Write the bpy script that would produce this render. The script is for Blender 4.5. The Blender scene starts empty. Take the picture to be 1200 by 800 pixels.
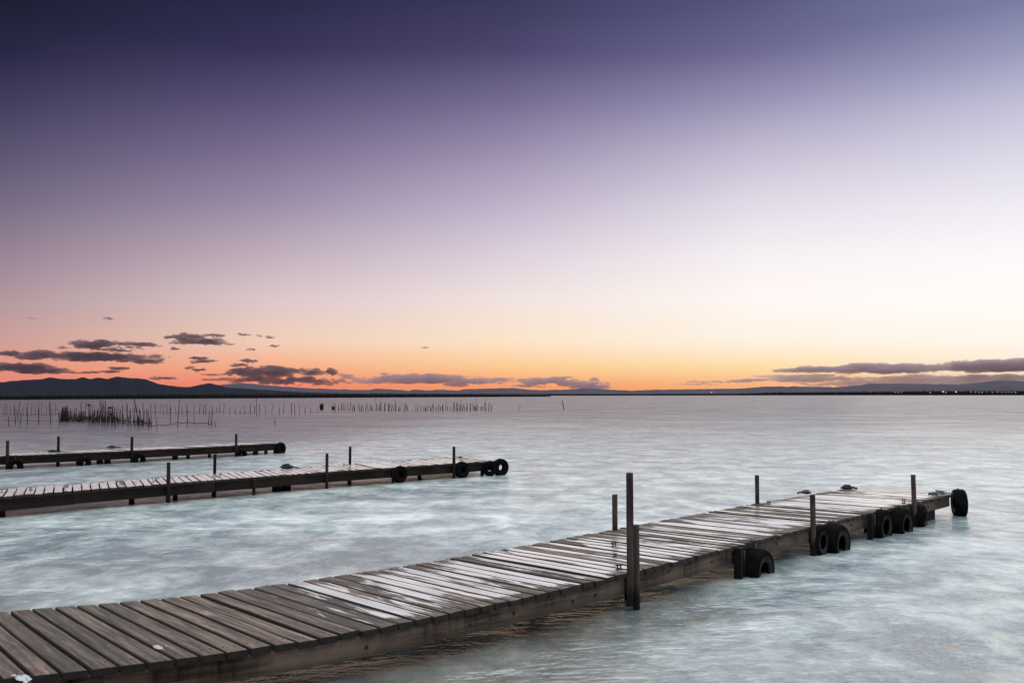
import bpy, bmesh, math, random
import numpy as np
from mathutils import Vector, Matrix, noise

random.seed(7)
SC = bpy.context.scene
COL = SC.collection
R = math.radians

# ------------------------------------------------------------------ camera
F, HZ, CAM_H = 1150.0, 461.5, 2.18
PITCH = math.atan((HZ - 400.0) / F)
CAM = Vector((0, 0, CAM_H))
cd = bpy.data.cameras.new('camera')
cd.sensor_width = 36.0
cd.lens = 36.0 * F / 1200.0
cd.clip_start = 0.1
cd.clip_end = 120000
cam = bpy.data.objects.new('camera', cd)
COL.objects.link(cam)
cam.location = CAM
cam.rotation_euler = (math.pi / 2 + PITCH, 0, 0)
SC.camera = cam
vs_ = SC.view_settings
vs_.view_transform = 'Standard'
vs_.look = 'None'
vs_.gamma = 1.0
vs_.exposure = 0.0
vs_.use_curve_mapping = False


def ray(x, y):
    dx, dz = x - 600.0, 400.0 - y
    c, s = math.cos(PITCH), math.sin(PITCH)
    return Vector((dx, F * c - dz * s, F * s + dz * c))


def at_z(x, y, z=0.0):
    r = ray(x, y)
    return CAM + r * ((z - CAM_H) / r.z)


def at_y(x, y, Y):
    r = ray(x, y)
    return CAM + r * (Y / r.y)


def lin(c):
    return tuple((v / 12.92 if v <= 0.04045 else ((v + 0.055) / 1.055) ** 2.4) for v in (q / 255.0 for q in c))


# ------------------------------------------------------------------ node helper
class NT:
    def __init__(self, tree):
        self.t = tree
        self.n = tree.nodes
        self.l = tree.links

    def new(self, typ, **kw):
        n = self.n.new(typ)
        for k, v in kw.items():
            setattr(n, k, v)
        return n

    def put(self, sock, v):
        if isinstance(v, bpy.types.NodeSocket):
            self.l.new(v, sock)
        elif v is not None:
            if isinstance(v, (tuple, list)) and len(v) == 3 and sock.type == 'RGBA':
                v = (*v, 1)
            sock.default_value = v

    def math(self, op, a, b=None, c=None, clamp=False):
        n = self.new('ShaderNodeMath', operation=op, use_clamp=clamp)
        for i, v in enumerate((a, b, c)):
            if v is not None:
                self.put(n.inputs[i], v)
        return n.outputs[0]

    def mix(self, f, a, b, blend='MIX'):
        n = self.new('ShaderNodeMix', data_type='RGBA', blend_type=blend)
        self.put(n.inputs[0], f)
        self.put(n.inputs[6], a)
        self.put(n.inputs[7], b)
        return n.outputs[2]

    def rng(self, v, a, b, c=0.0, d=1.0, smooth=False):
        n = self.new('ShaderNodeMapRange', interpolation_type='SMOOTHSTEP' if smooth else 'LINEAR')
        for i, q in enumerate((v, a, b, c, d)):
            self.put(n.inputs[i], q)
        return n.outputs[0]

    def ramp(self, f, stops):
        n = self.new('ShaderNodeValToRGB')
        e = n.color_ramp.elements
        while len(e) < len(stops):
            e.new(0.5)
        for q, (p, c) in zip(e, stops):
            q.position = p
            q.color = (*c, 1)
        self.put(n.inputs[0], f)
        return n.outputs[0]

    def noise(self, vec, scale, detail=4.0, rough=0.55, dist=0.0):
        n = self.new('ShaderNodeTexNoise')
        self.put(n.inputs['Vector'], vec)
        n.inputs['Scale'].default_value = scale
        n.inputs['Detail'].default_value = detail
        n.inputs['Roughness'].default_value = rough
        n.inputs['Distortion'].default_value = dist
        return n.outputs[0]

    def mapping(self, vec, scale=(1, 1, 1), loc=(0, 0, 0), rot=(0, 0, 0)):
        n = self.new('ShaderNodeMapping')
        self.put(n.inputs[0], vec)
        n.inputs[1].default_value = loc
        n.inputs[2].default_value = rot
        n.inputs[3].default_value = scale
        return n.outputs[0]

    def bump(self, h, strength=1.0, dist=1.0, normal=None):
        n = self.new('ShaderNodeBump')
        self.put(n.inputs['Strength'], strength)
        self.put(n.inputs['Distance'], dist)
        self.put(n.inputs['Height'], h)
        if normal is not None:
            self.put(n.inputs['Normal'], normal)
        return n.outputs[0]


def material(name):
    m = bpy.data.materials.new(name)
    m.use_nodes = True
    t = NT(m.node_tree)
    b = t.n['Principled BSDF']
    return m, t, b


# ------------------------------------------------------------------ sky
SUN_AZ = math.atan2(1150.0 - 600, F)      # the sun has set low on the right of the view
SUN_EL = R(1.5)


def elev(y, a=0.0):                        # elevation (degrees) of photo row y at azimuth a
    r = ray(600 + F * math.tan(R(a)), y)
    return math.degrees(math.atan2(r.z, math.hypot(r.x, r.y)))


ROWS = [0, 60, 120, 180, 240, 300, 350, 400, 430, 455]
SKY = {
    -27.5: [(24, 26, 52), (36, 35, 70), (63, 57, 98), (90, 81, 116), (119, 105, 134), (153, 129, 149), (180, 149, 156), (206, 158, 150), (232, 148, 122), (234, 122, 100)],
    -14.0: [(38, 36, 74), (52, 47, 92), (87, 77, 122), (122, 106, 148), (155, 137, 170), (194, 171, 189), (222, 196, 200), (241, 205, 182), (248, 172, 130), (244, 122, 84)],
    0.0: [(55, 52, 96), (72, 66, 113), (115, 103, 150), (155, 140, 178), (190, 175, 203), (222, 207, 220), (243, 226, 222), (253, 228, 198), (255, 204, 142), (252, 150, 86)],
    14.0: [(82, 80, 130), (105, 100, 150), (150, 144, 185), (195, 186, 212), (225, 217, 232), (246, 239, 243), (255, 247, 243), (255, 243, 222), (255, 222, 164), (252, 172, 102)],
    27.5: [(115, 122, 166), (150, 150, 191), (190, 188, 217), (217, 213, 232), (238, 234, 244), (252, 248, 249), (255, 252, 248), (255, 247, 234), (252, 232, 204), (238, 188, 156)],
}
ZENITH = (1.95, 2.08, 2.10)
BEHIND = [(-5.0, (0.05, 0.06, 0.08)), (0.0, (0.12, 0.11, 0.14)), (8.0, (0.15, 0.14, 0.18)), (25.0, (0.20, 0.21, 0.25)), (50.0, tuple(v * 0.9 for v in ZENITH)), (90.0, ZENITH)]

w = bpy.data.worlds.new('World')
SC.world = w
w.use_nodes = True
t = NT(w.node_tree)
for n in list(t.n):
    t.n.remove(n)
out = t.new('ShaderNodeOutputWorld')
bg = t.new('ShaderNodeBackground')
tc = t.new('ShaderNodeTexCoord')
sep = t.new('ShaderNodeSeparateXYZ')
t.put(sep.inputs[0], tc.outputs['Generated'])
eld = t.math('MULTIPLY', t.math('ARCSINE', sep.outputs[2]), 180 / math.pi)
azd = t.math('MULTIPLY', t.math('ARCTAN2', sep.outputs[0], sep.outputs[1]), 180 / math.pi)
fac = t.math('DIVIDE', t.math('ADD', eld, 5.0), 95.0, clamp=True)


def pos(e):
    return (e + 5.0) / 95.0


def glow(c, a):
    """sky colour of a photo tone: a little dustier, and brighter than the film could hold where it burnt out"""
    g = sum(c) / 3.0
    c = tuple(min(255, g + (v - g) * (0.83 if c[2] > 0.8 * c[0] else 1.0) + 1) for v in c)
    l = lin(c)
    m = min(l)
    k = 1.0
    return tuple(v * k for v in l)


def column(rows, a):
    st = []
    bot = lin(rows[-1])
    st.append((0.0, tuple(v * 0.25 for v in bot)))
    st.append((pos(-0.6), tuple(v * 0.8 for v in bot)))
    for y, c in sorted(zip(ROWS, rows), key=lambda q: -q[0]):
        st.append((pos(elev(y, a)), glow(c, a)))
    top = lin(rows[0])
    st.append((pos(25.0), tuple(0.95 * v for v in top)))
    st.append((pos(31.0), tuple(0.3 * a + 0.7 * b for a, b in zip(top, ZENITH))))
    st.append((pos(40.0), ZENITH))
    st.append((1.0, ZENITH))
    return t.ramp(fac, st)


az = sorted(SKY)
c = column(SKY[az[0]], az[0])
for a0, a1 in zip(az, az[1:]):
    c = t.mix(t.rng(azd, a0, a1), c, column(SKY[a1], a1))
beh = t.ramp(fac, [(pos(e), q) for e, q in BEHIND])
away = t.math('ABSOLUTE', t.math('SUBTRACT', azd, 12.0))
c = t.mix(t.rng(away, 45.0, 120.0, smooth=True), c, beh)
nish = t.new('ShaderNodeTexSky', sky_type='NISHITA')
nish.sun_disc = False
nish.sun_elevation = SUN_EL
nish.sun_rotation = SUN_AZ
c = t.mix(1.0, c, t.mix(1.0, nish.outputs[0], (0.0012, 0.0012, 0.0012), 'MULTIPLY'), 'ADD')
t.put(bg.inputs[0], c)
bg.inputs[1].default_value = 1.0
t.l.new(bg.outputs[0], out.inputs[0])

sl = bpy.data.lights.new('sun', 'SUN')
sl.energy = 0.015
sl.angle = R(14)
sl.color = (1.0, 0.78, 0.6)
sun = bpy.data.objects.new('sun', sl)
COL.objects.link(sun)
d = Vector((math.sin(SUN_AZ) * math.cos(R(7)), math.cos(SUN_AZ) * math.cos(R(7)), math.sin(R(7))))
sun.rotation_euler = (-d).to_track_quat('-Z', 'Y').to_euler()

# ------------------------------------------------------------------ object helpers


def link(name, me, parent=None, mats=()):
    o = bpy.data.objects.new(name, me)
    COL.objects.link(o)
    for m in mats:
        me.materials.append(m)
    if parent is not None:
        o.parent = parent
        o.matrix_parent_inverse = Matrix.Translation(-parent.location)
    return o


def obj(name, bm, mats, parent=None, smooth=False):
    me = bpy.data.meshes.new(name)
    bmesh.ops.recalc_face_normals(bm, faces=bm.faces)
    bm.to_mesh(me)
    bm.free()
    if smooth:
        me.polygons.foreach_set('use_smooth', [True] * len(me.polygons))
    return link(name, me, parent, mats if isinstance(mats, (list, tuple)) else (mats,))


def tag(o, label=None, cat=None, group=None, kind=None):
    for k, v in (('label', label), ('category', cat), ('group', group), ('kind', kind)):
        if v:
            o[k] = v
    return o


def empty(name, loc, label, cat, group=None):
    o = bpy.data.objects.new(name, None)
    COL.objects.link(o)
    o.location = loc
    o.empty_display_size = 0.2
    return tag(o, label, cat, group)


def tube(bm, pts, radii, seg=10, cap=True, jitter=0.0, ring0=0.0):
    rings = []
    pts = [Vector(p) for p in pts]
    for i, p in enumerate(pts):
        a = pts[min(i + 1, len(pts) - 1)] - pts[max(i - 1, 0)]
        a.normalize()
        u = a.cross(Vector((0.3, 0.9, 0.1)) if abs(a.z) > 0.8 else Vector((0, 0, 1))).normalized()
        v = a.cross(u)
        r = radii[i] if isinstance(radii, (list, tuple)) else radii
        rings.append([bm.verts.new(p + (u * math.cos(q) + v * math.sin(q)) * r * (1 + random.uniform(-jitter, jitter)))
                      for q in (ring0 + 2 * math.pi * k / seg for k in range(seg))])
    for a, b in zip(rings, rings[1:]):
        for k in range(seg):
            bm.faces.new((a[k], a[(k + 1) % seg], b[(k + 1) % seg], b[k]))
    if cap:
        bm.faces.new(rings[0][::-1])
        bm.faces.new(rings[-1])


def box(bm, c, sx, sy, z0, z1, rz=0.0):
    ca, sa = math.cos(rz), math.sin(rz)
    vs = []
    for z in (z0, z1):
        for ax, ay in ((-1, -1), (1, -1), (1, 1), (-1, 1)):
            x, y = ax * sx / 2, ay * sy / 2
            vs.append(bm.verts.new((c[0] + x * ca - y * sa, c[1] + x * sa + y * ca, z)))
    for f in ((0, 3, 2, 1), (4, 5, 6, 7), (0, 1, 5, 4), (1, 2, 6, 5), (2, 3, 7, 6), (3, 0, 4, 7)):
        bm.faces.new([vs[i] for i in f])


# ------------------------------------------------------------------ materials
def mat_deck():
    m, t, b = material('wet_deck_boards')
    uv = t.new('ShaderNodeUVMap', uv_map='board').outputs[0]
    wet_at = t.new('ShaderNodeAttribute', attribute_name='wet').outputs['Fac']
    tint = t.new('ShaderNodeAttribute', attribute_name='tint').outputs['Fac']
    side = t.new('ShaderNodeAttribute', attribute_name='along').outputs['Fac']
    geo = t.new('ShaderNodeNewGeometry')
    grain = t.noise(t.mapping(uv, (1.3, 30, 1)), 1.0, 6, 0.62, 0.6)
    fine = t.noise(t.mapping(uv, (5, 130, 1)), 1.0, 3, 0.6)
    blot = t.noise(t.mapping(uv, (1.6, 5, 1)), 1.0, 5, 0.6, 0.4)
    dry = t.ramp(grain, [(0.30, (0.014, 0.008, 0.006)), (0.43, (0.055, 0.035, 0.028)), (0.55, (0.115, 0.080, 0.068)), (0.70, (0.235, 0.18, 0.155))])
    moss = t.mix(t.rng(blot, 0.5, 0.72), dry, (0.080, 0.076, 0.045))
    dry = t.mix(0.5, dry, moss)
    dark = t.noise(t.mapping(uv, (1.1, 9, 1), loc=(3, 5, 0)), 1.0, 6, 0.7, 0.8)
    dry = t.mix(t.math('MULTIPLY', t.rng(dark, 0.50, 0.64), 0.75), dry, (0.020, 0.013, 0.011))
    dry = t.mix(t.rng(fine, 0.56, 0.70), dry, (0.03, 0.022, 0.02))
    dry = t.mix(1.0, dry, t.ramp(tint, [(0.0, (0.62, 0.57, 0.53)), (1.0, (1.35, 1.22, 1.15))]), 'MULTIPLY')
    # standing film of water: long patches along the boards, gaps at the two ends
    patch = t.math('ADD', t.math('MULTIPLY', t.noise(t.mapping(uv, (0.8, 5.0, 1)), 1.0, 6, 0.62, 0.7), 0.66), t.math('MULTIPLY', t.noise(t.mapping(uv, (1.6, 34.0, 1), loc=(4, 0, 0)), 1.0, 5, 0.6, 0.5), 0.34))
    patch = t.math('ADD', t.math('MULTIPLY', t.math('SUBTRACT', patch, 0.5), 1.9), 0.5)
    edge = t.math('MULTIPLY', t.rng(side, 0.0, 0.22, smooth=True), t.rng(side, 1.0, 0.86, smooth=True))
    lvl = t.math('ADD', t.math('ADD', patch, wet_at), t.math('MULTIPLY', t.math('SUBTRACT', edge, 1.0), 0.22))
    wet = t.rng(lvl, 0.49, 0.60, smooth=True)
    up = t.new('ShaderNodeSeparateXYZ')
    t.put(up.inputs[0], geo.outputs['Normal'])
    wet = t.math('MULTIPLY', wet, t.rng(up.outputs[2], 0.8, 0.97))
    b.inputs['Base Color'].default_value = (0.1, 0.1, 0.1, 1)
    t.put(b.inputs['Base Color'], t.mix(t.math('MULTIPLY', wet, 0.93), dry, t.ramp(grain, [(0.35, (0.44, 0.425, 0.41)), (0.62, (0.86, 0.84, 0.815))])))  # pale base paints the mirrored sky into the wet patches
    t.put(b.inputs['Roughness'], t.rng(wet, 0, 1, 0.62, 0.22))
    t.put(b.inputs['Specular IOR Level'], t.rng(wet, 0, 1, 0.35, 0.6))
    t.put(b.inputs['Coat Weight'], wet)
    t.put(b.inputs['Coat Roughness'], t.rng(grain, 0.3, 0.7, 0.32, 0.16))
    b.inputs['Coat IOR'].default_value = 1.6
    b.inputs['Coat Tint'].default_value = (1.0, 0.98, 0.96, 1)
    bh = t.math('ADD', t.math('MULTIPLY', grain, 0.6), t.math('MULTIPLY', fine, 0.4))
    t.put(b.inputs['Normal'], t.bump(bh, t.rng(wet, 0, 1, 0.9, 0.15), 0.008))
    t.put(b.inputs['Coat Normal'], t.bump(t.noise(t.mapping(uv, (3, 9, 1)), 1.0, 3, 0.5), 0.25, 0.01))
    return m


def mat_wood(name, dark, mid, light, stain=0.5, rough=0.7, vert=False, algae=None):
    m, t, b = material(name)
    tc = t.new('ShaderNodeTexCoord').outputs['Object']
    uv = t.new('ShaderNodeUVMap', uv_map='board').outputs[0] if not vert else tc
    g = t.noise(t.mapping(uv, (1.2, 26, 1) if not vert else (22, 22, 1.5)), 1.0, 6, 0.6, 0.5)
    c = t.ramp(g, [(0.27, dark), (0.5, mid), (0.75, light)])
    s = t.noise(t.mapping(uv, (11, 0.8, 1)) if not vert else t.mapping(tc, (9, 9, 0.8)), 1.0, 5, 0.65)
    c = t.mix(t.math('MULTIPLY', t.rng(s, 0.46, 0.66), stain), c, tuple(v * 0.45 for v in dark))
    big = t.noise(t.mapping(uv, (1.1, 1.1, 1)) if not vert else t.mapping(tc, (1, 1, 2.0)), 1.0, 3, 0.5)
    c = t.mix(t.math('MULTIPLY', t.rng(big, 0.42, 0.62), 0.5), c, tuple(min(1, v * 1.5) for v in light))
    if algae:
        sp = t.new('ShaderNodeSeparateXYZ')
        t.put(sp.inputs[0], t.new('ShaderNodeNewGeometry').outputs['Position'])
        lv = t.math('ADD', sp.outputs[2], t.math('MULTIPLY', t.math('SUBTRACT', s, 0.5), 0.16))
        c = t.mix(t.rng(lv, 0.26, 0.12, smooth=True), c, algae)
    t.put(b.inputs['Base Color'], c)
    b.inputs['Roughness'].default_value = rough
    b.inputs['Specular IOR Level'].default_value = 0.15
    t.put(b.inputs['Normal'], t.bump(t.math('ADD', g, t.math('MULTIPLY', s, 0.6)), 0.8, 0.01))
    return m


def mat_plain(name, a, bcol, scale=6.0, rough=0.6, bump=0.3, dist=0.01, spec=0.4):
    m, t, b = material(name)
    tc = t.new('ShaderNodeTexCoord').outputs['Object']
    n = t.noise(tc, scale, 6, 0.6, 0.3)
    t.put(b.inputs['Base Color'], t.mix(t.rng(n, 0.3, 0.7), a, bcol))
    b.inputs['Roughness'].default_value = rough
    b.inputs['Specular IOR Level'].default_value = spec
    t.put(b.inputs['Normal'], t.bump(n, bump, dist))
    return m


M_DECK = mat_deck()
M_END = mat_plain('board_end_grain', (0.006, 0.005, 0.004), (0.028, 0.021, 0.017), 30, 0.75)
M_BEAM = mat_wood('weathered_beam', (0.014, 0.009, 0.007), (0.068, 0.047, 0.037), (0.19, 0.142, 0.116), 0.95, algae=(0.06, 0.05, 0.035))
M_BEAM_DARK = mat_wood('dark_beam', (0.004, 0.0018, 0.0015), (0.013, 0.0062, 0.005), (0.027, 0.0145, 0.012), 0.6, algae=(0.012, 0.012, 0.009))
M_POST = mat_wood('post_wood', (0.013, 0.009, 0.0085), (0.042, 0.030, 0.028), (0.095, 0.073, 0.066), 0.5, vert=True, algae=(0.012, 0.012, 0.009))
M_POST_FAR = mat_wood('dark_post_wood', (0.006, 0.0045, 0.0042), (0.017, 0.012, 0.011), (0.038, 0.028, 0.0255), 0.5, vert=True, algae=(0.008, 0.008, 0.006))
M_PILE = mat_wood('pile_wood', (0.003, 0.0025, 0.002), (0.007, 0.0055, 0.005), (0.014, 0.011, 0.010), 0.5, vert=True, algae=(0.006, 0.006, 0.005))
M_STAKE = mat_plain('stake_wood', (0.006, 0.005, 0.0055), (0.02, 0.016, 0.017), 3, 0.8, 0.2)
M_REED = mat_plain('reed_brush', (0.006, 0.0035, 0.003), (0.055, 0.022, 0.012), 5, 0.9, 0.2)
M_NAIL = mat_plain('rusty_nail', (0.01, 0.008, 0.007), (0.03, 0.018, 0.012), 40, 0.6, 0.1)
M_RUBBER = mat_plain('worn_rubber', (0.003, 0.003, 0.0035), (0.009, 0.009, 0.011), 7, 0.85, 0.3, 0.006, 0.02)
M_RIMLINE = mat_plain('scuffed_sidewall', (0.004, 0.004, 0.004), (0.055, 0.053, 0.052), 9, 0.85, 0.3, 0.004, 0.05)
M_ROPE = mat_plain('old_rope', (0.03, 0.026, 0.022), (0.12, 0.10, 0.085), 60, 0.85, 0.6, 0.004)
M_DROP = mat_plain('white_splash', (0.26, 0.26, 0.26), (0.52, 0.52, 0.52), 25, 0.6, 0.2, 0.003)
M_BLUE = mat_plain('faded_blue_rope', (0.03, 0.07, 0.09), (0.12, 0.19, 0.22), 40, 0.7, 0.5, 0.004)
M_NETC = mat_plain('dark_net_cord', (0.012, 0.011, 0.013), (0.03, 0.028, 0.03), 4, 0.85, 0.2)


def mat_water():
    m, t, b = material('lake_water')
    p = t.new('ShaderNodeNewGeometry').outputs['Position']
    p = t.mapping(p, (1, 1, 0))
    w0 = t.noise(t.mapping(p, (3.4, 2.4, 1), loc=(1, 4, 0)), 1.0, 5, 0.65, 0.25)
    w1 = t.noise(t.mapping(p, (0.95, 0.80, 1), rot=(0, 0, 0.25)), 1.0, 6, 0.66, 0.35)
    w2 = t.noise(t.mapping(p, (0.11, 0.20, 1), loc=(7, 3, 0), rot=(0, 0, -0.08)), 1.0, 6, 0.68, 0.3)
    w3 = t.noise(t.mapping(p, (0.010, 0.030, 1), loc=(2, 9, 0)), 1.0, 6, 0.66, 0.2)
    sheen_veil = t.math('ADD', t.math('ADD', t.math('MULTIPLY', w0, 0.24), t.math('MULTIPLY', w1, 0.48)), t.math('ADD', t.math('MULTIPLY', w2, 0.14), t.math('MULTIPLY', w3, 0.16)))
    c = t.ramp(t.rng(sheen_veil, 0.445, 0.615), [(0.0, (0.18, 0.235, 0.255)), (0.5, (0.42, 0.485, 0.495)), (1.0, (0.75, 0.785, 0.77))])
    # pale band paints sky reflection into the milky water; darker close in and far out
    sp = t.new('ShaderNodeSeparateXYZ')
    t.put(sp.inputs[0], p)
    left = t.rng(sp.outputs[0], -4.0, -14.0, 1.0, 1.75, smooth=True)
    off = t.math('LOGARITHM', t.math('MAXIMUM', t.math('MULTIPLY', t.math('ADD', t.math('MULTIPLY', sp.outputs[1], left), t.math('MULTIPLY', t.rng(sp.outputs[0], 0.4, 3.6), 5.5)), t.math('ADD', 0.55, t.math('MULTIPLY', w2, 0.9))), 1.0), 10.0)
    sheen_belt = t.ramp(t.math('DIVIDE', off, 3.0), [(q / 3.0, (v, v, v)) for q, v in ((0.6, .25), (0.86, .26), (0.95, .40), (1.06, .78), (1.2, 1.0), (1.5, 1.0), (1.66, .74), (1.86, .28), (2.1, .08), (3.0, .03))])
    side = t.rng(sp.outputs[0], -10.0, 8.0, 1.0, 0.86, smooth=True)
    c = t.mix(t.math('MULTIPLY', sheen_belt, side), t.mix(t.rng(sp.outputs[1], 14.0, 9.0, smooth=True), (0.030, 0.024, 0.036), (0.050, 0.028, 0.012)), c)
    t.put(b.inputs['Base Color'], c)
    t.put(b.inputs['Roughness'], t.rng(w2, 0.3, 0.7, 0.18, 0.31))
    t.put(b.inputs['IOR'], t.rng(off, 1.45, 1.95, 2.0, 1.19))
    h = t.math('ADD', t.math('ADD', t.math('MULTIPLY', w0, 0.022), t.math('MULTIPLY', w1, 0.10)), t.math('ADD', t.math('MULTIPLY', w2, 0.32), t.math('MULTIPLY', w3, 1.0)))
    t.put(b.inputs['Normal'], t.bump(h, 0.8, 1.0))
    return m


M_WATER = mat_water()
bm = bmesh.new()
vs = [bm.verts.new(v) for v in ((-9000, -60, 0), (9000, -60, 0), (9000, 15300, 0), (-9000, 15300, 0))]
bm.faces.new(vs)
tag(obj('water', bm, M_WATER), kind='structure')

# ------------------------------------------------------------------ piers
DECK = 0.38


class Edge:
    """smooth plan curve y(x) through measured deck-edge points"""

    def __init__(self, px, deg=3, shift=None):
        pts = [at_z(x, y, DECK) for x, y in px]
        self.c = np.polyfit([p.x for p in pts], [p.y for p in pts], deg)
        self.x0, self.x1 = pts[0].x, pts[-1].x
        n = 400
        xs = np.linspace(self.x0, self.x1, n)
        ys = np.polyval(self.c, xs)
        s = np.concatenate([[0], np.cumsum(np.hypot(np.diff(xs), np.diff(ys)))])
        self.xs, self.ys, self.s = xs, ys, s
        self.len = s[-1]
        self.d0 = Vector((xs[12] - xs[0], ys[12] - ys[0], 0)).normalized()
        self.d1 = Vector((xs[-1] - xs[-13], ys[-1] - ys[-13], 0)).normalized()

    def at(self, u):
        """u = fraction of the measured length; beyond the ends the curve runs on straight"""
        if u < 0:
            p = Vector((self.xs[0], self.ys[0], 0)) + self.d0 * (u * self.len)
        elif u > 1:
            p = Vector((self.xs[-1], self.ys[-1], 0)) + self.d1 * ((u - 1) * self.len)
        else:
            q = u * self.len
            p = Vector((np.interp(q, self.s, self.xs), np.interp(q, self.s, self.ys), 0))
        return p

    def u_of_px(self, x, y):
        p = at_z(x, y, DECK)
        i = int(np.argmin((self.xs - p.x) ** 2 + (self.ys - p.y) ** 2))
        return self.s[i] / self.len

    def u_of_col(self, x):
        """fraction where the edge crosses photo column x"""
        best = None
        for i in range(0, 400):
            k = self.xs[i] / (self.ys[i] * math.cos(PITCH) + (DECK - CAM_H) * math.sin(PITCH)) * F + 600
            if best is None or abs(k - x) < best[0]:
                best = (abs(k - x), i)
        return self.s[best[1]] / self.len


def board_deck(name, parent, L, Rr, u0, u1, pitch, gap, thick, wetfn, seed):
    rnd = random.Random(seed)
    me = bpy.data.meshes.new(name)
    bm = bmesh.new()
    uvl = bm.loops.layers.uv.new('board')
    wl = bm.verts.layers.float.new('wet')
    tl = bm.verts.layers.float.new('tint')
    al = bm.verts.layers.float.new('along')
    mean = (L.len + Rr.len) / 2
    n = int(round((u1 - u0) * mean / pitch))
    NS = 7
    for k in range(n):
        ua = u0 + (u1 - u0) * k / n
        ub = u0 + (u1 - u0) * (k + 1) / n - gap / mean * rnd.uniform(0.8, 1.25)
        wet, tint = wetfn(0.5 * (ua + ub), rnd), rnd.random()
        off = rnd.uniform(0, 40)
        la, lb, ra, rb = L.at(ua), L.at(ub), Rr.at(ua), Rr.at(ub)
        ax = (ra - la).normalized()
        el, er = rnd.gauss(0, 0.009), rnd.gauss(0, 0.007)
        zoff = rnd.gauss(0, 0.0025)
        til = rnd.gauss(0, 0.0022)
        sag = rnd.gauss(0, 0.003)
        rows = []
        for i in range(NS + 1):
            f = i / NS
            pa = la.lerp(ra, f) + ax * (el * (1 - f) + er * f)
            pb = lb.lerp(rb, f) + ax * (el * (1 - f) + er * f)
            wv = noise.noise(Vector((off, f * 5, 0))) * 0.008
            dr = (pb - pa).normalized()
            pa, pb = pa + dr * wv, pb + dr * wv * 0.6
            z = DECK + zoff + sag * math.sin(math.pi * f) * 0.8 + noise.noise(Vector((off, f * 3, 7))) * 0.002
            ch = 0.007 if parent.get('near') else 0.004
            prof = [(pa, z - thick), (pa, z - ch + -til), (pa + dr * ch, z - til), (pb - dr * ch, z + til), (pb, z - ch + til), (pb, z - thick)]
            vv = [0, 0.01, 0.02, (pb - pa).length - 0.02, (pb - pa).length - 0.01, (pb - pa).length]
            row = []
            for (q, zz), v in zip(prof, vv):
                vt = bm.verts.new((q.x, q.y, zz))
                vt[wl], vt[tl], vt[al] = wet, tint, f
                row.append((vt, f * (ra - la).length + off, v + off * 0.37))
            rows.append(row)
        for a, b in zip(rows, rows[1:]):
            for j in range(6):
                j2 = (j + 1) % 6
                q = (a[j], b[j], b[j2], a[j2])
                fc = bm.faces.new([z[0] for z in q])
                if j in (0, 1, 3, 4):
                    fc.material_index = 1          # darker board sides and chamfers, drawing the gap lines
                for lp, z in zip(fc.loops, q):
                    lp[uvl].uv = (z[1], z[2])
        for row in (rows[0], rows[-1]):
            fc = bm.faces.new([z[0] for z in row])
            fc.material_index = 1
            for lp, z in zip(fc.loops, row):
                lp[uvl].uv = (z[1], z[2])
        if parent.get('near'):
            for f, e in ((0.05, L), (0.93, Rr)):
                for s in (0.25, 0.75):
                    pa, pb = la.lerp(ra, f), lb.lerp(rb, f)
                    c = pa.lerp(pb, s + rnd.uniform(-.05, .05)) + ax * rnd.uniform(-.02, .02)
                    ring = [bm.verts.new((c.x + 0.0085 * math.cos(q), c.y + 0.0085 * math.sin(q), DECK + zoff + 0.005)) for q in (i * math.pi / 3 for i in range(6))]
                    fc = bm.faces.new(ring)
                    fc.material_index = 2
    bmesh.ops.recalc_face_normals(bm, faces=bm.faces)
    bm.to_mesh(me)
    bm.free()
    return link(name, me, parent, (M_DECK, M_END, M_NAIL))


def beam(name, parent, E, u0, u1, inset, side, z0, z1, width, mat, seg_len=3.4, seed=1):
    """long edge beam, sawn lengths butted end to end"""
    rnd = random.Random(seed)
    bm = bmesh.new()
    uvl = bm.loops.layers.uv.new('board')
    n = max(1, int(round((u1 - u0) * E.len / seg_len)))
    cuts = [u0 + (u1 - u0) * i / n + (rnd.uniform(-.12, .12) / n * (u1 - u0) if 0 < i < n else 0) for i in range(n + 1)]
    for a, b in zip(cuts, cuts[1:]):
        b -= 0.006 / E.len
        dz, dn, off = rnd.uniform(-.006, .004), rnd.uniform(-0.006, 0.006), rnd.uniform(0, 50)
        rows = []
        for i in range(13):
            u = a + (b - a) * i / 12
            p, q = E.at(u), E.at(u + 0.002)
            tn = (q - p).normalized()
            nr = Vector((tn.y, -tn.x, 0)) * side          # outward
            o = p + nr * (dn - inset)
            inn = o - nr * width
            row = []
            wob = noise.noise(Vector((off, u * 30, 0))) * 0.004
            for pt, z, v in ((o, z0 + wob, 0), (o, z0 + 0.4 * (z1 - z0), .07), (o, z1, .17), (inn, z1, .25), (inn, z0 + wob, .42)):
                vt = bm.verts.new((pt.x + nr.x * wob * .5, pt.y + nr.y * wob * .5, z + dz))
                row.append((vt, u * E.len + off, v + off))
            rows.append(row)
        for ra, rb in zip(rows, rows[1:]):
            for j in range(5):
                j2 = (j + 1) % 5
                q = (ra[j], rb[j], rb[j2], ra[j2])
                fc = bm.faces.new([z[0] for z in q])
                for lp, z in zip(fc.loops, q):
                    lp[uvl].uv = (z[1], z[2])
        for row in (rows[0], rows[-1]):
            bm.faces.new([z[0] for z in row])
    return obj(name, bm, mat, parent)


def normal_at(E, u, side):
    tn = (E.at(u + 0.003) - E.at(u - 0.003)).normalized()
    return Vector((tn.y, -tn.x, 0)) * side, tn


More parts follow.
